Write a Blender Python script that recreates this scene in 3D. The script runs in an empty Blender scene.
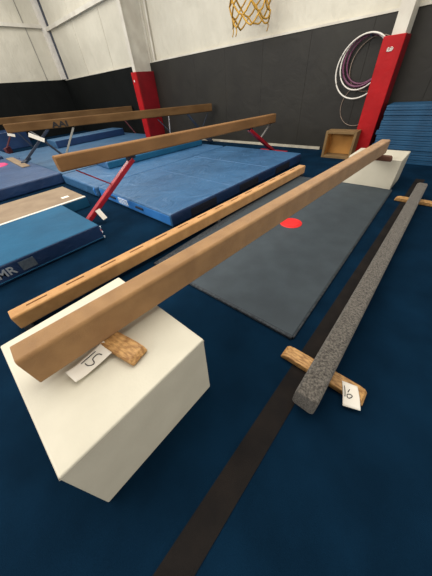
import bpy, bmesh, math, random
from mathutils import Vector, Matrix
random.seed(7)
S = bpy.context.scene
COL = S.collection

# ------------------------------------------------------------------ materials
def lin(c):
    return tuple(((v/255)/12.92 if v/255 <= .04045 else ((v/255+.055)/1.055)**2.4) for v in c) + (1,)

def mat(name, c1, c2=None, scale=4, rough=.6, bump=0, bscale=60, stretch=(1, 1, 1), detail=4,
        spec=.4, metal=0, wrinkle=0, wscale=3, wstretch=(1, 1, 1), sheen=0, lo=.35, hi=.65, coat=0, wdist=.08, wdetail=5, wdistort=1.2):
    m = bpy.data.materials.new(name); m.use_nodes = True
    nt = m.node_tree; b = nt.nodes['Principled BSDF']
    b.inputs['Roughness'].default_value = rough
    b.inputs['Specular IOR Level'].default_value = spec
    b.inputs['Metallic'].default_value = metal
    if sheen: b.inputs['Sheen Weight'].default_value = sheen
    if coat:
        b.inputs['Coat Weight'].default_value = coat; b.inputs['Coat Roughness'].default_value = .3
    tc = nt.nodes.new('ShaderNodeTexCoord')
    def mapped(st):
        mp = nt.nodes.new('ShaderNodeMapping'); mp.inputs['Scale'].default_value = st
        nt.links.new(tc.outputs['Object'], mp.inputs['Vector']); return mp.outputs['Vector']
    if c2 is None:
        c2 = tuple(max(0, v*.86) for v in c1)
    n = nt.nodes.new('ShaderNodeTexNoise'); n.inputs['Scale'].default_value = scale; n.inputs['Detail'].default_value = detail
    nt.links.new(mapped(stretch), n.inputs['Vector'])
    r = nt.nodes.new('ShaderNodeValToRGB')
    r.color_ramp.elements[0].position = lo; r.color_ramp.elements[0].color = lin(c2)
    r.color_ramp.elements[1].position = hi; r.color_ramp.elements[1].color = lin(c1)
    nt.links.new(n.outputs['Fac'], r.inputs['Fac']); nt.links.new(r.outputs['Color'], b.inputs['Base Color'])
    last = None
    for strength, sc, st, dist in ((bump, bscale, (1, 1, 1), .01), (wrinkle, wscale, wstretch, wdist)):
        if not strength: continue
        n2 = nt.nodes.new('ShaderNodeTexNoise'); n2.inputs['Scale'].default_value = sc; n2.inputs['Detail'].default_value = 5 if dist < .05 else wdetail
        if dist >= .05: n2.inputs['Distortion'].default_value = wdistort
        nt.links.new(mapped(st), n2.inputs['Vector'])
        bp = nt.nodes.new('ShaderNodeBump'); bp.inputs['Strength'].default_value = strength; bp.inputs['Distance'].default_value = dist
        nt.links.new(n2.outputs['Fac'], bp.inputs['Height'])
        if last: nt.links.new(last, bp.inputs['Normal'])
        last = bp.outputs['Normal']
    if last: nt.links.new(last, b.inputs['Normal'])
    return m

M = dict(
    carpet=mat('carpet_navy', (11, 38, 60), (8, 31, 50), 3, .95, .5, 420, spec=.03),
    strip=mat('strip_black', (37, 33, 31), (29, 27, 27), 6, .95, .4, 300, spec=.1),
    insul=mat('insulation_white', (206, 201, 186), (195, 190, 175), 1.2, .42, 0, 50, wrinkle=.5, wscale=2.6, wdist=.10, wdetail=3, wdistort=.3, wstretch=(1.0, 1.0, .6), spec=.35),
    steelwhite=mat('steel_white', (212, 208, 196), (196, 190, 178), 3, .5),
    steelgrey=mat('steel_grey', (150, 147, 138), (132, 129, 122), 3, .55),
    padshaded=mat('pad_black_shaded', (20, 22, 22), (16, 18, 18), 2, .75, .1, 120, spec=.1),  # pad black darkened: dimmer light at the left put into the colour
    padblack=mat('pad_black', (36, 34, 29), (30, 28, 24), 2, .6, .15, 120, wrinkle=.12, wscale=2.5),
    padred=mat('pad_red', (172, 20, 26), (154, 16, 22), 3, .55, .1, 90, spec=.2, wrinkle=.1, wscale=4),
    padredshade=mat('pad_red_shaded', (130, 14, 26), (112, 10, 20), 3, .5),  # darker copy of the pad red: shade on the sides put into the colour
    suede=mat('suede_tan', (168, 129, 86), (152, 115, 76), 9, .9, .5, 350, sheen=.25, spec=.15),
    suede2=mat('suede_orange', (200, 152, 98), (184, 136, 84), 9, .85, .4, 350, sheen=.2, spec=.2),
    suedefar=mat('suede_far_brown', (104, 78, 50), (86, 62, 38), 5, .85, .2, 250, stretch=(1, .3, 1), spec=.1),
    suedeold=mat('suede_brown', (142, 104, 66), (124, 90, 56), 5, .8, .3, 250, stretch=(1, .3, 1), spec=.25),
    slotdark=mat('slot_dark', (118, 78, 38), (98, 62, 28), 9, .9),
    metal=mat('grey_metal', (120, 120, 120), (95, 95, 96), 6, .4, metal=.7),
    foamwhite=mat('vinyl_white', (212, 206, 188), (204, 198, 180), 5, .5, .08, 90, wrinkle=.03, wscale=3),
    piping=mat('vinyl_seam', (190, 183, 166), (170, 163, 148), 5, .6),
    wood=mat('wood_oak', (206, 160, 100), (148, 104, 58), 55, .55, .25, 120, stretch=(.5, 1.4, 1.4), detail=6),
    wooddark=mat('wood_dark', (112, 74, 58), (92, 60, 46), 14, .6, stretch=(.3, 2, 2)),
    paper=mat('paper_white', (240, 234, 222), (232, 224, 210), 8, .8),
    ink=mat('ink_black', (30, 28, 30), (20, 18, 20), 8, .8),
    greycarpet=mat('carpet_grey', (122, 116, 108), (62, 58, 54), 80, .95, .9, 260, detail=6, sheen=.2, spec=.1),
    darkmat=mat('mat_charcoal', (60, 70, 77), (53, 62, 69), 5, .65, .35, 240, wrinkle=.04, wscale=4, spec=.35),
    darkedge=mat('mat_charcoal_edge', (74, 80, 86), (40, 44, 50), 40, .8, .6, 120),
    spotred=mat('rubber_red', (226, 34, 36), (208, 26, 30), 5, .5),
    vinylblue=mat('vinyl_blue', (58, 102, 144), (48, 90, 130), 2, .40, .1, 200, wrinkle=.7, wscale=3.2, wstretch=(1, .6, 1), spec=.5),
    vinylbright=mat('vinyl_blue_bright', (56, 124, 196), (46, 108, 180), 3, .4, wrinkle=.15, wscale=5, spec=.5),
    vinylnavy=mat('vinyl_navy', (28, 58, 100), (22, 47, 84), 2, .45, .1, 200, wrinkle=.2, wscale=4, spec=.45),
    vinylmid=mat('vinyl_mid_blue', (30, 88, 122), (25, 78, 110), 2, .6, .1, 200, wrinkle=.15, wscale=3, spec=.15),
    vinylteal=mat('vinyl_slate_blue', (66, 104, 138), (54, 90, 124), 2, .5, .1, 200, wrinkle=.2, wscale=3, spec=.4),
    tanfelt=mat('felt_tan', (150, 132, 111), (138, 120, 101), 4, .9, .4, 200, spec=.15),
    velcro=mat('velcro_black', (28, 36, 54), (20, 28, 44), 20, .95, .4, 300),
    label=mat('label_grey', (92, 104, 116), (74, 88, 102), 30, .8),
    labelwhite=mat('label_white', (228, 236, 242), (206, 220, 234), 30, .7),
    letter=mat('letter_white', (170, 178, 186), (150, 160, 170), 30, .7),
    legred=mat('paint_red', (176, 26, 42), (150, 18, 34), 6, .35, spec=.5, coat=.3),
    legnavy=mat('paint_navy', (34, 46, 66), (24, 34, 50), 6, .4, spec=.5),
    legdark=mat('paint_maroon', (104, 52, 58), (84, 40, 46), 6, .45),
    chrome=mat('brushed_steel', (190, 190, 192), (165, 165, 168), 6, .3, metal=.8),
    hoopwhite=mat('plastic_white', (226, 222, 214), (214, 208, 200), 6, .35),
    hooppurple=mat('plastic_purple', (112, 62, 90), (88, 46, 72), 8, .35),
    hooppale=mat('plastic_pale', (150, 132, 118), (128, 112, 100), 6, .4),
    boxbrown=mat('box_brown', (128, 102, 66), (112, 88, 56), 6, .8),
    boxinside=mat('box_inside', (190, 138, 72), (170, 120, 60), 4, .8),
    rope=mat('net_gold', (204, 160, 62), (160, 116, 36), 20, .6),
    rimorange=mat('rim_orange', (186, 84, 30), (160, 70, 24), 6, .45),
    pink=mat('rubber_pink', (226, 70, 130), (206, 60, 116), 6, .5),
    navylit=mat('vinyl_navy_lit', (48, 78, 118), (40, 68, 106), 2, .45, .1, 200, wrinkle=.3, wscale=3, spec=.45),  # lighter copy of the navy vinyl: light on the mat top put into the colour
    stackblue=mat('stack_blue', (30, 80, 116), (23, 67, 100), 3, .5, .1, 200, wrinkle=.1, wscale=5, spec=.4),
)

# ------------------------------------------------------------------ builders
def link(name, bm, m, parent=None, loc=(0, 0, 0), rotz=0, bevel=0, seg=3, smooth=False):
    bmesh.ops.recalc_face_normals(bm, faces=bm.faces)
    me = bpy.data.meshes.new(name); bm.to_mesh(me); bm.free()
    o = bpy.data.objects.new(name, me); COL.objects.link(o)
    for mm in (m if isinstance(m, (list, tuple)) else [m]): me.materials.append(mm)
    o.location = loc; o.rotation_euler = (0, 0, rotz)
    if parent: o.parent = parent
    if smooth:
        for p in me.polygons: p.use_smooth = True
    if bevel:
        b = o.modifiers.new('bevel', 'BEVEL'); b.width = bevel; b.segments = seg; b.limit_method = 'ANGLE'; b.angle_limit = math.radians(40)
    return o

def tag(o, label, cat, group=None, kind=None):
    if label: o['label'] = label
    if cat: o['category'] = cat
    if group: o['group'] = group
    if kind: o['kind'] = kind
    return o

def thing(name, label, cat, loc=(0, 0, 0), rotz=0, group=None):
    o = bpy.data.objects.new(name, None); COL.objects.link(o); o.empty_display_size = .1
    o.location = loc; o.rotation_euler = (0, 0, rotz)
    return tag(o, label, cat, group)

def structure(o):
    o['kind'] = 'structure'; return o

def box(bm, x0, x1, y0, y1, z0, z1):
    v = [bm.verts.new((x, y, z)) for x in (x0, x1) for y in (y0, y1) for z in (z0, z1)]
    for f in ((0, 1, 3, 2), (4, 6, 7, 5), (0, 4, 5, 1), (2, 3, 7, 6), (0, 2, 6, 4), (1, 5, 7, 3)):
        bm.faces.new([v[i] for i in f])
    return bm

def boxbm(*a): return box(bmesh.new(), *a)

def prism(bm, prof, a, b, shear=0):
    """profile (x,z) extruded along y from a to b; shear lowers the far end"""
    n = len(prof)
    A = [bm.verts.new((x, a, z)) for x, z in prof]; B = [bm.verts.new((x, b, z-shear)) for x, z in prof]
    for i in range(n):
        bm.faces.new((A[i], A[(i+1) % n], B[(i+1) % n], B[i]))
    bm.faces.new(A); bm.faces.new(B[::-1]); return bm

def prism_x(bm, prof, a, b):
    n = len(prof)
    A = [bm.verts.new((a, y, z)) for y, z in prof]; B = [bm.verts.new((b, y, z)) for y, z in prof]
    for i in range(n):
        bm.faces.new((A[i], A[(i+1) % n], B[(i+1) % n], B[i]))
    bm.faces.new(A); bm.faces.new(B[::-1]); return bm

def tube(bm, pts, r, n=10, closed=False):
    pts = [Vector(p) for p in pts]; rings = []; N = len(pts)
    for i, p in enumerate(pts):
        if closed: d = pts[(i+1) % N]-pts[i-1]
        else: d = pts[min(i+1, N-1)]-pts[max(i-1, 0)]
        d.normalize()
        up = Vector((0, 0, 1)) if abs(d.z) < .9 else Vector((0, 1, 0))
        u = d.cross(up).normalized(); w = u.cross(d)
        rings.append([bm.verts.new(p+r*(math.cos(t)*u+math.sin(t)*w)) for t in [2*math.pi*k/n for k in range(n)]])
    for i in range(N if closed else N-1):
        A, B = rings[i], rings[(i+1) % N]
        for k in range(n): bm.faces.new((A[k], A[(k+1) % n], B[(k+1) % n], B[k]))
    if not closed:
        bm.faces.new(rings[0][::-1]); bm.faces.new(rings[-1])
    return bm

def bar(bm, p, q, w, d, side=Vector((1, 0, 0))):
    """flat rectangular bar between two points; w measured along `side`"""
    p, q = Vector(p), Vector(q); a = (q-p).normalized()
    s = (side-a*side.dot(a)).normalized(); t = a.cross(s)
    V = [bm.verts.new(e+s*(sx*w/2)+t*(st*d/2)) for e in (p, q) for sx, st in ((-1, -1), (1, -1), (1, 1), (-1, 1))]
    for f in ((0, 1, 2, 3), (7, 6, 5, 4), (0, 4, 5, 1), (1, 5, 6, 2), (2, 6, 7, 3), (3, 7, 4, 0)): bm.faces.new([V[i] for i in f])
    return bm

def rounded(w, h, r, bulge=0, n=5):
    """rounded rectangle profile (x,z), base at z=0, sides bulging out by `bulge`"""
    pts = []
    for cx, cz, a0 in ((w/2-r, h-r, 0), (-w/2+r, h-r, 90), (-w/2+r, r, 180), (w/2-r, r, 270)):
        for k in range(n+1):
            a = math.radians(a0+90*k/n); pts.append((cx+r*math.cos(a), cz+r*math.sin(a)))
    out = []
    for i, (x, z) in enumerate(pts):
        out.append((x+(1 if x > 0 else -1)*bulge*math.sin(math.pi*z/h), z))
    return out

def catmull(P, k=6):
    P = [Vector(p) for p in P]; out = []
    for i in range(len(P)-1):
        a, b, c, d = P[max(i-1, 0)], P[i], P[i+1], P[min(i+2, len(P)-1)]
        for j in range(k):
            t = j/k
            out.append(.5*((2*b)+(c-a)*t+(2*a-5*b+4*c-d)*t*t+(3*b-a-3*c+d)*t**3))
    return out+[P[-1]]

def text_mesh(name, body, size, m, parent, loc, rot, bold=0, depth=.002):
    cu = bpy.data.curves.new(name, 'FONT'); cu.body = body; cu.size = size; cu.extrude = depth; cu.offset = bold
    cu.align_x = 'LEFT'
    tmp = bpy.data.objects.new(name, cu); COL.objects.link(tmp)
    dg = bpy.context.evaluated_depsgraph_get()
    me = bpy.data.meshes.new_from_object(tmp.evaluated_get(dg))
    bpy.data.objects.remove(tmp); bpy.data.curves.remove(cu)
    o = bpy.data.objects.new(name, me); COL.objects.link(o); me.materials.clear(); me.materials.append(m)
    o.parent = parent; o.location = loc; o.rotation_euler = rot
    return o

PI = math.pi
WY, WX = 6.87, -16.6          # back wall, left wall
PADTOP = 2.17

# ------------------------------------------------------------------ setting
structure(link('floor', boxbm(WX-.2, 8, -6, WY+.2, -.1, 0), M['carpet']))
structure(link('wall_back', boxbm(WX-.2, 8, WY, WY+.2, 0, 7), M['insul']))
structure(link('wall_left', boxbm(WX-.2, WX, -6, WY, 0, 7), M['insul']))
tn = [0]
def trim(bm, m, bevel=0):
    tn[0] += 1
    return structure(link('trim_%d' % tn[0], bm, m, bevel=bevel))
# padding panels on the back wall
x = WX+.001
edges = []
while x < 8:
    edges.append(x); x += 1.22
for a, b in zip(edges[:-1], edges[1:]):
    trim(boxbm(a+.0008, b-.0008, WY-.06, WY-.001, .0, PADTOP), M['padblack'] if a > -9.5 else M['padshaded'], .004)
y = WY-.07
while y > -6:
    trim(boxbm(WX+.001, WX+.06, y-1.217, y, .0, PADTOP+.04), M['padshaded'], .008); y -= 1.22
trim(boxbm(-8.85, 8, WY-.075, WY-.001, PADTOP, PADTOP+.035), M['steelwhite'])
trim(boxbm(WX+.06, -9.25, WY-.075, WY-.001, PADTOP+.005, PADTOP+.03), M['steelwhite'])
trim(boxbm(-6.9, -2.5, WY-.085, WY-.0605, 0, .06), M['piping'])               # pale strip along the foot of the padding
# girts, corner post and its painted shadow
trim(boxbm(WX+.2, -9.2, WY-.12, WY, 3.86, 3.98), M['steelwhite'])
trim(boxbm(WX, WX+.12, -6, WY-.2, 3.97, 4.09), M['steelwhite'])
trim(boxbm(WX, WX+.22, WY-.22, WY, PADTOP+.05, 7), M['hoopwhite'])
trim(boxbm(WX+.221, WX+.42, WY-.02, WY, PADTOP+.05, 7), M['legnavy'])  # dark strip on the wall, painted in as the post's shadow
trim(boxbm(WX, WX+.02, 5.94, 5.97, PADTOP+.05, 7), M['steelgrey'])
bm = bmesh.new(); tube(bm, [(-8.72, WY-.06, PADTOP), (-8.72, WY-.06, 7)], .035); trim(bm, M['steelwhite'])
for sx in (-13.9, -11.6):
    trim(boxbm(sx, sx+.03, WY-.012, WY, PADTOP+.05, 7), M['insul'])

def steel_column(x0, x1, y0, z1, m2):
    # I-section: front flange, web, rear flange - separate structural plates
    bm = bmesh.new(); cx = (x0+x1)/2
    box(bm, x0, x1, y0, y0+.03, 0, 7); box(bm, cx-.015, cx+.015, y0+.03, WY-.04, 0, 7); box(bm, x0, x1, WY-.04, WY-.001, 0, 7)
    return bm
trim(steel_column(-9.12, -8.96, 6.10, 7, None), M['steelwhite'])
bm = boxbm(-1.53, -1.325, 6.43, 6.8, 0, 7); trim(bm, M['steelwhite'])

def column_pad(x0, x1, y0, z1, label, emblem):
    t = thing('column_pad', label, 'column padding', ((x0+x1)/2, y0, 0))
    w = (x1-x0)/2; d = WY-.065-y0
    link('front_panel', boxbm(-w, w, 0, .045, .0, z1), M['padred'], t, bevel=.012)
    link('side_panel', boxbm(-w, -w+.035, .046, d, .0, z1), M['padredshade'], t, bevel=.01)
    link('side_panel', boxbm(w-.035, w, .046, d, .0, z1), M['padredshade'], t, bevel=.01)
    if emblem == 'script':
        bm = bmesh.new()
        P = [(-.055, -.03), (-.02, .025), (-.045, .03), (-.05, -.01), (-.01, -.03), (.01, .03), (-.005, -.02), (.03, -.02), (.045, .035), (.02, .03), (.035, -.025), (.06, -.01), (.068, .03)]
        tube(bm, catmull([(a, -.004, b) for a, b in P]), .009, 6)
        e = link('emblem', bm, M['hoopwhite'], t, (-.012, 0, z1-.175)); e.scale = (.72, 1, .72); e['label'] = 'small off-white script emblem'
    else:
        bm = bmesh.new(); tube(bm, [(0, .002, 0), (0, -.006, 0)], .03, 14)
        e = link('grommet', bm, M['hoopwhite'], t, (-.04, 0, z1-.22)); e['label'] = 'small white round mark'
    return t
column_pad(-9.19, -8.89, 6.05, 1.96, 'tall bright red pad around the far steel column behind the brown beams', 'dot')
column_pad(-1.635, -1.295, 6.38, 1.86, 'red pad around the column beside the hoops and blue mat stack, with white emblem', 'script')

# black carpet strip let into the floor
trim(boxbm(-.19, -.062, -3, 5.3, .0, .004), M['strip'])

# ------------------------------------------------------------------ paper tags with handwriting
def paper_tag(parent, quad, strokes, curl, name='number_tag'):
    """quad: TL,TR,BR,BL in parent space; strokes in (u,v)"""
    TL, TR, BR, BL = [Vector(q) for q in quad]
    nrm = (TR-TL).cross(BL-TL).normalized()
    if nrm.z < 0: nrm = -nrm
    def P(u, v, off=0):
        p = (TL*(1-u)+TR*u)*(1-v)+(BL*(1-u)+BR*u)*v
        return p+nrm*(curl(u, v)+off)
    bm = bmesh.new(); n = 12
    G = [[bm.verts.new(P(i/n, j/n)) for j in range(n+1)] for i in range(n+1)]
    for i in range(n):
        for j in range(n): bm.faces.new((G[i][j], G[i+1][j], G[i+1][j+1], G[i][j+1]))
    t = link(name, bm, M['paper'], parent, smooth=True)
    sd = t.modifiers.new('thick', 'SOLIDIFY'); sd.thickness = .0012
    bm = bmesh.new()
    for s in strokes:
        pts = catmull([(u, v, 0) for u, v in s], 4) if len(s) > 2 else [Vector((s[0][0], s[0][1], 0)), Vector((s[1][0], s[1][1], 0))]
        tube(bm, [P(p.x, p.y, .0015) for p in pts], .0022, 6)
    link('handwriting', bm, M['ink'], t)
    t['label'] = 'white paper tag with handwritten number'
    return t

def foot_block(name, half, y0, y1, z0, z1, m, parent, slope=.05, rot=0):
    prof = [(-half, z0), (half, z0), (half, z0+(z1-z0)*.35), (half-slope*.35, z0+(z1-z0)*.8), (half-slope, z1), (-half+slope, z1), (-half+slope*.35, z0+(z1-z0)*.8), (-half, z0+(z1-z0)*.35)]
    bm = bmesh.new(); prism(bm, prof, -(y1-y0)/2, (y1-y0)/2)
    return link(name, bm, m, parent, (0, (y0+y1)/2, 0), rot, bevel=.008)

# ------------------------------------------------------------------ beam 5: tan suede beam on the two white blocks
def foam_block(x0, x1, y0, y1, z1, label, tx=0, ty=0):
    cx, cy = (x0+x1)/2, (y0+y1)/2
    t = thing('foam_block', label, 'foam block', (cx, cy, 0))
    w, d = (x1-x0)/2, (y1-y0)/2
    bm = boxbm(-w, w, -d, d, .0, z1)
    for v in bm.verts:
        if v.co.z > .1: v.co.x += tx; v.co.y += ty
    link('cover', bm, M['foamwhite'], t, bevel=.008)
    ox, oy = tx*.97, ty*.97
    for s in ((1,), (-1,)):
        bm = bmesh.new(); tube(bm, [(s[0]*(w-.002)+ox, -d+oy, z1-.012), (s[0]*(w-.002)+ox, d+oy, z1-.012)], .0035, 6)
        link('seam', bm, M['piping'], t)
    for s in (1, -1):
        bm = bmesh.new(); tube(bm, [(-w+ox, s*(d-.002)+oy, z1-.012), (w+ox, s*(d-.002)+oy, z1-.012)], .0035, 6)
        link('seam', bm, M['piping'], t)
    return t
NB = foam_block(-1.375, -.527, -.347, .385, .487, 'white vinyl foam block under the near end of the tan suede beam', -.013, .028)
FB = foam_block(-1.15, -.415, 4.50, 5.12, .435, 'white foam block under the far end of the tan beam, near the blue stack')

L5 = 4.70; yaw5 = -math.atan2(.27, 4.69)
b5 = thing('balance_beam', 'thick tan suede practice beam resting across two white foam blocks', 'balance beam', (-.985, -.212, .49), yaw5)
bm = bmesh.new(); prism(bm, [(x_, z_+.036) for x_, z_ in rounded(.120, .178, .017, .006)], -.012, L5, shear=.018)
link('beam_body', bm, M['suede'], b5, bevel=.004)
foot_block('foot', .272, .245, .345, .002, .042, M['wood'], b5, .06, math.radians(15))
foot_block('foot', .20, L5-.2, L5-.13, -.035, .033, M['wooddark'], b5, .03)
ci, si = math.cos(-yaw5), math.sin(-yaw5)
def w2b5(p):
    dx, dy, dz = p[0]+.985, p[1]+.212, p[2]-.49
    return (dx*ci-dy*si, dx*si+dy*ci, dz)
q5 = [w2b5(p) for p in ((-.897, -.135, .517), (-.912, .066, .535), (-.826, .064, .520), (-.822, -.124, .506))]
st5 = [[(.327, .169), (.52, .175), (.716, .19)],
       [(.386, .336), (.398, .569), (.474, .743), (.54, .714), (.554, .497), (.604, .417), (.723, .451), (.773, .672)],
       [(.952, .50), (.962, .53)]]
paper_tag(b5, q5, st5, lambda u, v: -.006*math.sin(PI*u)+.010*max(0, .2-u)/.2)

# ------------------------------------------------------------------ slotted floor beam
Ls = 4.92; yaws = -math.atan2(.17, 4.92)
bs = thing('floor_beam', 'low light tan floor beam with a row of slots along its top', 'balance beam', (-2.135, -.29, 0), yaws)
bm = bmesh.new(); prism(bm, [(x_, z_+.047) for x_, z_ in rounded(.132, .138, .016, .004)], 0, Ls)
link('beam_body', bm, M['suede2'], bs, bevel=.004)
for k in range(14):
    yy = .13+.3345*k
    bm = bmesh.new(); prism(bm, rounded(.017, .004, .0019), yy, yy+.165)
    link('slot', bm, M['slotdark'], bs, (-.008, 0, .1835))
for yy in (.012, Ls-.08):
    link('foot', boxbm(-.06, .06, yy, yy+.065, 0, .048), M['metal'], bs, bevel=.004)
link('foot', boxbm(-.07, .07, Ls/2-.03, Ls/2+.03, 0, .048), M['metal'], bs, bevel=.004)

# ------------------------------------------------------------------ grey carpeted floor beam 6
Lg = 3.86; yawg = math.atan2(.035, 3.86)
bg = thing('floor_beam', 'low grey carpet covered floor beam over the black floor strip', 'balance beam', (-.02, .62, 0), yawg)
bm = bmesh.new(); prism(bm, [(x_, z_+.03) for x_, z_ in rounded(.122, .155, .024, .004)], 0, Lg)
link('beam_body', bm, M['greycarpet'], bg, bevel=.006)
foot_block('foot', .262, .235, .335, .004, .05, M['wood'], bg, .05)
foot_block('foot', .225, Lg-.35, Lg-.25, .004, .05, M['wood'], bg, .05)
ci, si = math.cos(-yawg), math.sin(-yawg)
def w2g(p):
    dx, dy = p[0]+.02, p[1]-.62
    return (dx*ci-dy*si, dx*si+dy*ci, p[2])
q6 = [w2g(p) for p in ((.096, .912, .058), (.178, .932, .058), (.238, .818, .030), (.152, .786, .026))]
st6 = [[(.12, .2), (.14, .4), (.125, .64)],
       [(.44, .28), (.31, .43)],
       [(.25, .53), (.27, .64), (.40, .645), (.56, .54), (.48, .49), (.33, .50), (.25, .53)]]
paper_tag(bg, q6, st6, lambda u, v: .012*math.sin(PI*v))

# ------------------------------------------------------------------ charcoal mat with a red spot
dm = thing('floor_mat', 'thin charcoal grey floor mat running under the tan suede beam', 'mat', (-1.17, 2.72, .0), math.radians(1.6))
bm = bmesh.new(); prism(bm, [(-.745, .0), (.83, 0), (.83, .028), (-.745, .028)], -1.70, 1.76)
bm.verts.ensure_lookup_table()
link('panel', bm, M['darkmat'], dm, bevel=.01)
for yy in (-1.72, 1.76):
    bm = bmesh.new(); box(bm, -.74, .83, yy, yy+.022, .003, .03); link('hem', bm, M['darkedge'], dm, bevel=.008)
link('velcro_strip', boxbm(-.835, -.747, -1.70, 1.76, 0, .02), M['darkedge'], dm, bevel=.006)
bm = bmesh.new(); tube(bm, [(.832, -1.70, .012), (.832, 1.76, .012)], .011, 8); link('piping', bm, M['darkedge'], dm)
sp = thing('spot_marker', 'flat round red rubber spot on the charcoal mat', 'spot marker', (-1.147, 2.655, .029))
bm = bmesh.new(); bmesh.ops.create_cone(bm, cap_ends=True, segments=40, radius1=.142, radius2=.134, depth=.006, matrix=Matrix.Translation((0, 0, .003)))
link('disc', bm, M['spotred'], sp, bevel=.001)
bm = bmesh.new(); tube(bm, [(.112*math.cos(a), .112*math.sin(a), .006) for a in [2*PI*k/40 for k in range(40)]], .004, 6, True)
link('raised_ring', bm, M['spotred'], sp)

# ------------------------------------------------------------------ mats
def quilt(bm, w, d, z0, z1):
    return box(bm, -w, w, -d, d, z0, z1)

def mat_slab(name, label, x0, x1, y0, y1, z0, z1, m, bevel=.025, rotz=0, group=None, cat='mat', m_side=None):
    t = thing(name, label, cat, ((x0+x1)/2, (y0+y1)/2, z0), rotz, group)
    w, d, hh = (x1-x0)/2, (y1-y0)/2, z1-z0
    bm = boxbm(-w, w, -d, d, 0, hh)
    bmesh.ops.subdivide_edges(bm, edges=bm.edges, cuts=1, use_grid_fill=True)
    o = link('cover', bm, [m]+([m_side] if m_side else []), t, bevel=bevel, seg=4)
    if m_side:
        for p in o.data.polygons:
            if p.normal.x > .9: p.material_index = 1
    return t

# big blue mat behind the slotted beam
big = mat_slab('landing_mat', 'large blue landing mat with white patch, between slotted beam and red-legged beam', -4.60, -2.40, 1.72, 5.45, 0, .2, M['vinylblue'], .035, math.radians(-1.2), m_side=M['vinylnavy'])  # navy right side: its shade is put into the colour
def on_front(bm_, name, m, t, lab=None):
    o = link(name, bm_, m, t)
    if lab: o['label'] = lab
    return o
D, W = (5.45-1.72)/2, 1.1
# front (near) face sits at local y=-D : patch, two handle slots
p_ = link('front_face_lit', boxbm(-W+.03, W-.03, -D-.004, -D+.01, .03, .165), M['vinylbright'], big, bevel=.004)  # brighter overlay: light falling on the front is put into its colour
p_['label'] = 'blue front side painted as lit'
pt = link('label_patch', boxbm(-.36, -.06, -D-.008, -D-.003, .055, .15), M['labelwhite'], big); pt['label'] = 'white sewn label with blue print'
bm = bmesh.new()
for r_ in range(3):
    xx = -.345
    while xx < -.09:
        w_ = random.uniform(.03, .07); box(bm, xx, min(xx+w_, -.075), -D-.0095, -D-.0075, .064+.028*r_, .078+.028*r_); xx += w_+.012
link('print', bm, M['vinylbright'], pt)
for hx in (-.66, .2):
    bm = bmesh.new(); prism_x(bm, [(-D-.004, .085), (-D-.022, .095), (-D-.022, .115), (-D-.004, .125)], hx, hx+.2)
    hd = link('handle', bm, M['velcro'], big); hd['label'] = 'dark webbing handle'
for yy in (-1.5, -.35, .8):
    link('velcro_patch', boxbm(W-.004, W+.006, yy, yy+.55, .04, .15), M['velcro'], big)
for yy in (-.55, .62):
    bm = bmesh.new(); tube(bm, [(-W+.04, yy, .2), (W-.04, yy, .2)], .006, 6); link('fold_seam', bm, M['vinylblue'], big)

m2 = mat_slab('landing_mat', 'blue landing mat left of the large blue mat, under the red-legged beam', -6.30, -4.64, 1.70, 5.45, 0, .2, M['vinylblue'], .035, math.radians(-.5))
bm = bmesh.new(); prism_x(bm, [(-1.872, .185), (-1.90, .15), (-1.895, .05), (-1.87, .03)], .77, .8); fl = link('flap', bm, M['vinylbright'], m2); fl['label'] = 'bright blue turned-up corner flap'
mat_slab('folded_mat', 'blue mat lying on top of the mats behind the red-legged beam', -6.6, -5.42, 2.55, 5.35, .2, .35, M['vinylblue'], .03, math.radians(-6), m_side=M['vinylmid'])

# near-left blue mat with lettering
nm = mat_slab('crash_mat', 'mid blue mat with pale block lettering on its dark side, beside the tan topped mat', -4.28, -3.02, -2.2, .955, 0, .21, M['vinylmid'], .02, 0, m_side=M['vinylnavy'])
Wn, Yn = .63, (-2.2+.955)/2
te = text_mesh('lettering', 'AMR', .125, M['letter'], nm, (Wn+.001, -.325-Yn, .075), (PI/2, 0, PI/2), .003, .001); te.data.name = 'lettering'
te['label'] = 'pale block letters'
lp = link('label_patch', boxbm(Wn-.003, Wn+.003, -.015-Yn, .135-Yn, .06, .17), M['label'], nm, bevel=.002); lp['label'] = 'grey sewn label'
bm = bmesh.new(); tube(bm, [(Wn+.002, -1.57, .03), (Wn+.002, 1.57, .03)], .006, 6); link('seam', bm, M['vinylmid'], nm)
for zz in (.17, .1, .03):
    bm = bmesh.new()
    tube(bm, catmull([(Wn-.02, 1.578, zz), (Wn+.0, 1.585, zz+.012), (Wn+.012, 1.582, zz), (Wn+.004, 1.58, zz-.014)]), .005, 6)
    ti = link('corner_tie', bm, M['labelwhite'], nm); ti['label'] = 'frayed pale corner thread'

tm = thing('panel_mat', 'tan felt topped mat with a white front edge behind the lettered blue mat', 'mat', (-4.92, -.4, 0))
link('cover', boxbm(-.53, .53, -1.8, 1.8, 0, .165), M['vinylmid'], tm, bevel=.012)
tp = link('felt_top', boxbm(-.525, .47, -1.79, 1.79, .164, .176), M['tanfelt'], tm, bevel=.004)
e = link('edge_strip', boxbm(.472, .528, -1.79, 1.79, .164, .178), M['hoopwhite'], tm, bevel=.004); e['label'] = 'white edge strip'
link('felt_patch', boxbm(.16, .25, 1.50, 1.62, .175, .1772), M['paper'], tm)['label'] = 'small pale sticker'
bm = bmesh.new(); tube(bm, [(-.53, 1.798, .08), (.53, 1.798, .08)], .005, 6); link('seam', bm, M['vinylnavy'], tm)

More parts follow.
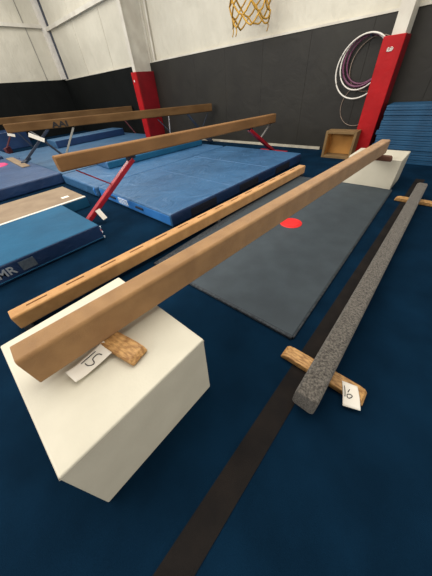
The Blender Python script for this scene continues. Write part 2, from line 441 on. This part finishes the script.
mat_slab('crash_mat', 'thick navy landing mat behind the tan topped mat, pink disc on it', -10.2, -6.38, -2.0, 1.74, 0, .23, M['navylit'], .04, m_side=M['vinylnavy'])
mat_slab('floor_mat', 'slate blue flat mat under the two far brown beams', -12.2, -6.9, 1.9, 6.6, 0, .1, M['vinylteal'], .02)
mat_slab('crash_mat', 'blue landing mat seen through the legs of the far beams', -11.9, -11.0, 3.3, 6.2, .1, .34, M['vinylteal'], .03, 0, m_side=M['vinylnavy'])
mat_slab('floor_mat', 'slate blue mat beyond the pink disc at the left picture edge', -14.2, -10.25, -2.0, 1.85, 0, .18, M['vinylteal'], .03)
mat_slab('crash_mat', 'tall dark navy mat block by the left wall padding', -15.6, -14.1, 2.0, 3.3, 0, .62, M['vinylnavy'], .03)
mat_slab('crash_mat', 'low navy mat end at the left picture edge, behind the pink disc', -11.2, -10.3, 1.0, 1.45, .18, .3, M['vinylnavy'], .03)
pk = thing('rubber_disc', 'small bright pink disc on the navy mat at the left edge', 'disc', (-9.1, 1.0, .23))
bm = bmesh.new(); bmesh.ops.create_cone(bm, cap_ends=True, segments=32, radius1=.30, radius2=.26, depth=.03, matrix=Matrix.Translation((0, 0, .015)))
link('disc', bm, M['pink'], pk, bevel=.008)
bd = thing('plywood_board', 'pale tan flat board under the leg of the far brown beam', 'board', (-8.98, 1.50, .23), math.radians(-2))
link('board', boxbm(-1.0, 1.0, -.09, .09, 0, .025), M['tanfelt'], bd, bevel=.005)

# ------------------------------------------------------------------ raised beams on trestles
def beam_on_trestles(name, label, A, B, zA, zB, hgt, wid, m_beam, m_leg, near, far, base_near, base_far, feet, ext=0):
    A, B = Vector((*A, 0)), Vector((*B, 0)); d = B-A; L = d.length
    yaw = -math.atan2(d.x, d.y)
    t = thing(name, label, 'balance beam', A, yaw)
    bm = bmesh.new(); prism(bm, [(x_, z_+zA-hgt) for x_, z_ in rounded(wid, hgt, .02, .012)], -ext, L, shear=zA-zB)
    bd_ = link('beam_body', bm, m_beam, t, bevel=.004)
    bm = bmesh.new(); prism(bm, rounded(wid*.92, hgt*.9, .018, .01), -.006, .001); link('end_cap', bm, M['suedeold'], t, (0, -ext, zA-hgt*.95))
    def seg(name_, p, q, w, m_, dz=0):
        b_ = bmesh.new(); bar(b_, (0, p[0], p[1]), (0, q[0], q[1]), w, w*.8); return link(name_, b_, m_, t, bevel=w*.12)
    for (nm_, p, q, w, m_) in near+far: seg(nm_, p, q, w, m_)
    for (s, z, half) in feet:
        bm = bmesh.new(); box(bm, -half, half, s-.05, s+.05, z, z+.06); f_ = link('base_foot', bm, m_leg, t, bevel=.01)
        for sg in (-1, 1):
            link('rubber_pad', boxbm(sg*half-.06, sg*half+.06, s-.06, s+.06, z, z+.025), M['velcro'], f_, bevel=.006)
    return t
R_, C_, N_ = M['legred'], M['chrome'], M['legnavy']
b2 = beam_on_trestles('balance_beam', 'raised brown beam on red angled legs over the blue mats', (-3.6, 1.066), (-3.45, 5.97), .946, .838, .180, .115, M['suedeold'], R_,
    [('leg', (.95, .70), (-.075, .06), .085, R_), ('brace', (.10, .745), (.49, .46), .022, R_), ('bracket', (1.0, .74), (.86, .72), .07, N_)],
    [('leg', (3.93, .655), (5.0, .05), .085, R_), ('brace', (4.80, .66), (4.36, .40), .04, C_), ('bracket', (3.86, .69), (4.02, .65), .07, N_)],
    None, None, [(5.02, 0, .40)], ext=.08)
link('base_foot', boxbm(-.30, .42, -.10, -.035, 0, .06), R_, b2, bevel=.01)
tg = bmesh.new(); bar(tg, (.05, .13, .20), (.14, .16, .07), .075, .004, Vector((0, 1, 0)))
g_ = link('number_tag', tg, M['paper'], b2); g_['label'] = 'white paper tag hanging at the leg'

b3 = beam_on_trestles('balance_beam', 'long raised brown beam with dark lettering, on dark braced legs', (-8.6, 1.99), (-6.1, 6.65), 1.095, 1.03, .195, .12, M['suedefar'], N_,
    [('leg', (.56, .89), (-.33, .27), .075, N_), ('brace', (0, 1.0), (.0-.0+.26, .76), .03, C_), ('brace', (.2, .80), (.62, .25), .06, N_), ('strut', (1.19, .86), (.66, .20), .06, M['steelgrey'])],
    [('leg', (4.45, .89), (5.05, .15), .075, N_), ('brace', (5.25, .95), (4.93, .45), .025, N_), ('strut', (3.90, .90), (3.82, .15), .04, C_), ('strut', (3.55, .80), (3.82, .5), .03, N_)],
    None, None, [(.66, .10, .35), (5.07, .1, .35)], ext=.38)
link('base_foot', boxbm(-.3, .3, -.40, -.28, .23, .28), N_, b3, bevel=.01)
tg = bmesh.new(); bar(tg, (.07, .06, .83), (.07, .36, .66), .10, .004, Vector((0, .5, 1)))
g_ = link('number_tag', tg, M['paper'], b3); g_['label'] = 'white paper tag tied across the brace'
tx = text_mesh('lettering', 'AAI', .15, M['ink'], b3, (.074, .70, .91), (PI/2, 0, PI/2), .004, .0015); tx['label'] = 'bold dark lettering'; tx.scale = (1.7, 1.15, 1)

b4 = beam_on_trestles('balance_beam', 'farthest brown beam, its far end stopping short of the red column pad', (-12.9, 2.55), (-10.8, 6.75), 1.12, 1.045, .20, .12, M['suedefar'], M['legdark'],
    [('leg', (.16, .86), (-.45, .2), .06, M['legdark']), ('brace', (0, 1.0), (.14, .72), .03, C_), ('brace', (.12, .76), (.42, .12), .06, N_)],
    [('leg', (4.1, .86), (4.58, .1), .06, M['legdark']), ('brace', (4.55, .86), (4.36, .56), .03, N_)],
    None, None, [(4.58, .0, .3)], ext=.5)
link('base_foot', boxbm(-.3, .3, -.5, -.41, 0, .22), M['legdark'], b4, bevel=.01)
tg = bmesh.new(); bar(tg, (.07, -.16, .62), (.07, .06, .55), .09, .004, Vector((0, .3, 1)))
g_ = link('number_tag', tg, M['paper'], b4); g_['label'] = 'small white tag on the leg'

# ------------------------------------------------------------------ stack of folded blue mats on the right
NL = 12; zh = .0775
pos = ['bottom', 'second from the bottom', 'third from the bottom', 'fourth from the bottom', 'fifth from the bottom', 'sixth from the bottom',
       'sixth from the top', 'fifth from the top', 'fourth from the top', 'third from the top', 'second from the top', 'topmost']
for k in range(NL):
    off = random.uniform(-.025, .025)
    t = thing('folded_mat', 'folded blue mat in the stack beside the red pad, %s' % pos[k], 'mat', (-.02+off, 6.48+random.uniform(-.012, .012), .002+k*zh), math.radians(random.uniform(-.6, .6)), 'stacked folded blue mats')
    hw = 1.165
    for j in range(2):
        link('panel', boxbm(-hw, hw, -.30, .30, .001+j*.0362, .001+j*.0362+.0358), M['stackblue'], t, bevel=.006)

# ------------------------------------------------------------------ open wooden box
bx = thing('open_box', 'open-fronted brown box lying on its side below the hoops', 'box', (-1.845, 6.08, 0), math.radians(1))
w, hh, d, th = .318, .515, .29, .05
link('side_panel', boxbm(-w, -w+th, 0, d, 0, hh), M['boxbrown'], bx, bevel=.006)
link('side_panel', boxbm(w-th, w, 0, d, 0, hh), M['boxbrown'], bx, bevel=.006)
link('top_panel', boxbm(-w+th+.001, w-th-.001, 0, d, hh-th, hh), M['boxbrown'], bx, bevel=.006)
link('bottom_panel', boxbm(-w+th+.001, w-th-.001, 0, d, .0, th), M['boxbrown'], bx, bevel=.006)
bk = link('back_panel', boxbm(-w+th+.001, w-th-.001, d-.03, d, th+.001, hh-th-.001), M['boxinside'], bx); bk['label'] = 'orange-tan inner back'
for sg in (-1, 1):
    link('lining', boxbm(sg*(w-th)-(.006 if sg > 0 else 0), sg*(w-th)+(0 if sg > 0 else .006), .02, d-.031, th+.002, hh-th-.002), M['boxinside'], bx)

# ------------------------------------------------------------------ hoops on the wall
hk = thing('wall_hook', 'dark peg on the wall padding holding the hoops', 'hook', (-1.93, WY-.06, 1.92))
bm = bmesh.new(); tube(bm, [(0, .01, 0), (0, -.15, 0), (0, -.16, .03)], .012, 8); link('peg', bm, M['legnavy'], hk)
bm = bmesh.new(); tube(bm, [(0, .004, 0), (0, -.01, 0)], .035, 16); link('mounting_plate', bm, M['legnavy'], hk)
def hoop(cx, cz, r, yy, tr, m, label, gr='hoops on the wall peg'):
    o = bmesh.new(); n = 72
    tube(o, [(r*math.cos(2*PI*k/n), 0, r*math.sin(2*PI*k/n)) for k in range(n)], tr, 8, True)
    return tag(link('hula_hoop', o, m, None, (cx, yy, cz), smooth=True), label, 'hoop', gr)
hoop(-1.955, 1.485, .472, 6.645, .0135, M['hoopwhite'], 'largest white hula hoop, outermost on the wall peg')
hoop(-1.965, 1.555, .402, 6.672, .0125, M['hoopwhite'], 'smaller white hula hoop hanging inside the largest white one')
hoop(-1.955, 1.580, .375, 6.707, .020, M['hooppurple'], 'thick dark purple hula hoop inside the white ones')
hoop(-1.925, 1.590, .345, 6.746, .017, M['hooppurple'], 'smallest dark purple hula hoop, innermost of the wall hoops')
hoop(-1.80, 1.515, .40, 6.775, .007, M['hooppale'], 'thin pale hula hoop crossing inside the purple ones')
hoop(-1.855, .88, .36, 6.796, .007, M['hooppale'], 'thin pale hula hoop hanging lowest, behind the open brown box', 'hoops on the wall peg')
hk2 = thing('wall_hook', 'small lower wall peg holding the lowest thin hoop', 'hook', (-1.855, WY-.06, 1.225))
bm = bmesh.new(); tube(bm, [(0, .01, 0), (0, -.06, 0)], .01, 8); link('peg', bm, M['legnavy'], hk2)

# ------------------------------------------------------------------ gold net hanging from its rim
nt_ = thing('hoop_net', 'golden rope basketball net hanging in front of the white wall', 'net', (-4.45, 6.3, 3.05))
bm = bmesh.new(); n = 40
tube(bm, [(.43*math.cos(2*PI*k/n), .43*math.sin(2*PI*k/n), 0) for k in range(n)], .016, 8, True); link('rim', bm, M['rimorange'], nt_)
bm = bmesh.new(); bar(bm, (0, .42, 0), (0, WY-.002-6.3, 0), .16, .03); link('bracket', bm, M['rimorange'], nt_)
rows = [(3.03, .43), (2.86, .43), (2.66, .42), (2.50, .41), (2.34, .40)]
bm = bmesh.new(); K = 7
rng = random.Random(3)
node = {}
for i, (z, r) in enumerate(rows):
    for k in range(K):
        a = 2*PI*(k+(i % 2)*.5)/K; rr = r*(1+rng.uniform(-.10, .10))
        zz = z-3.05+(rng.uniform(-.05, .05) if i else 0)
        if i == len(rows)-1: zz += rng.uniform(-.10, .06)
        node[i, k] = Vector((rr*math.cos(a), rr*math.sin(a), zz))
for i in range(len(rows)-1):
    for k in range(K):
        for k2 in ((k, (k-1) % K) if i % 2 == 0 else (k, (k+1) % K)):
            p, q = node[i, k], node[i+1, k2]
            mid = (p+q)/2+Vector((rng.uniform(-.015, .015), rng.uniform(-.015, .015), -.03))
            tube(bm, catmull([p, mid, q], 4), .017, 6)
for k in (1, 4, 5):
    p = node[len(rows)-1, k]; tube(bm, catmull([p, p+Vector((.01, 0, -.06)), p+Vector((-.02, 0, -.13))], 4), .012, 6)
link('net', bm, M['rope'], nt_, smooth=True)

# ------------------------------------------------------------------ light
w_ = bpy.data.worlds.new('World'); S.world = w_; w_.use_nodes = True
w_.node_tree.nodes['Background'].inputs['Color'].default_value = (1, .97, .92, 1)
w_.node_tree.nodes['Background'].inputs['Strength'].default_value = .24
def area(name, loc, target, sx, sy, e, c):
    l = bpy.data.lights.new(name, 'AREA'); l.shape = 'RECTANGLE'; l.size = sx; l.size_y = sy; l.energy = e; l.color = c
    o = bpy.data.objects.new(name, l); COL.objects.link(o); o.location = loc
    o.rotation_euler = (Vector(target)-Vector(loc)).to_track_quat('-Z', 'Y').to_euler(); return o
area('bay_light', (-9, -4, 5.2), (-6.5, 4, 0), 8, 4, 520, (1, .96, .9))
area('overhead_light', (-2.9, 2.2, 5.6), (-3.0, 2.4, 0), 9, 5, 520, (1, .95, .86))
area('far_bay_light', (-12.5, 3.2, 6.2), (-12, 4, 0), 5, 4, 300, (1, .97, .92))
area('door_light', (-3.8, -5.5, 3.4), (-2.6, 4, .6), 3.5, 2.2, 240, (1, .95, .86))
area('side_fill', (7, -1.0, 1.7), (-.5, .3, .3), 2.5, 1.8, 200, (1, .95, .86))  # added fill to brighten the near block's right side, no actual lamp

# ------------------------------------------------------------------ camera (solved from the photograph's vanishing points)
Rm = Matrix(((0.74875018, 0.40635899, -0.52368458), (0.65889653, -0.54246293, 0.52114233), (-0.0723086, -0.73525937, -0.67391774)))
cam = bpy.data.cameras.new('camera'); co = bpy.data.objects.new('camera', cam); COL.objects.link(co)
cols = Rm.transposed()
Bm = Matrix((cols[0], -cols[1], -cols[2])).transposed()
co.matrix_world = Matrix.Translation((0, 0, 1.45)) @ Bm.to_4x4()
cam.sensor_fit = 'HORIZONTAL'; cam.sensor_width = 36; cam.lens = 36*222/432; cam.clip_start = .02
S.camera = co
S.view_settings.view_transform = 'Standard'; S.view_settings.look = 'None'
S.view_settings.exposure = 0
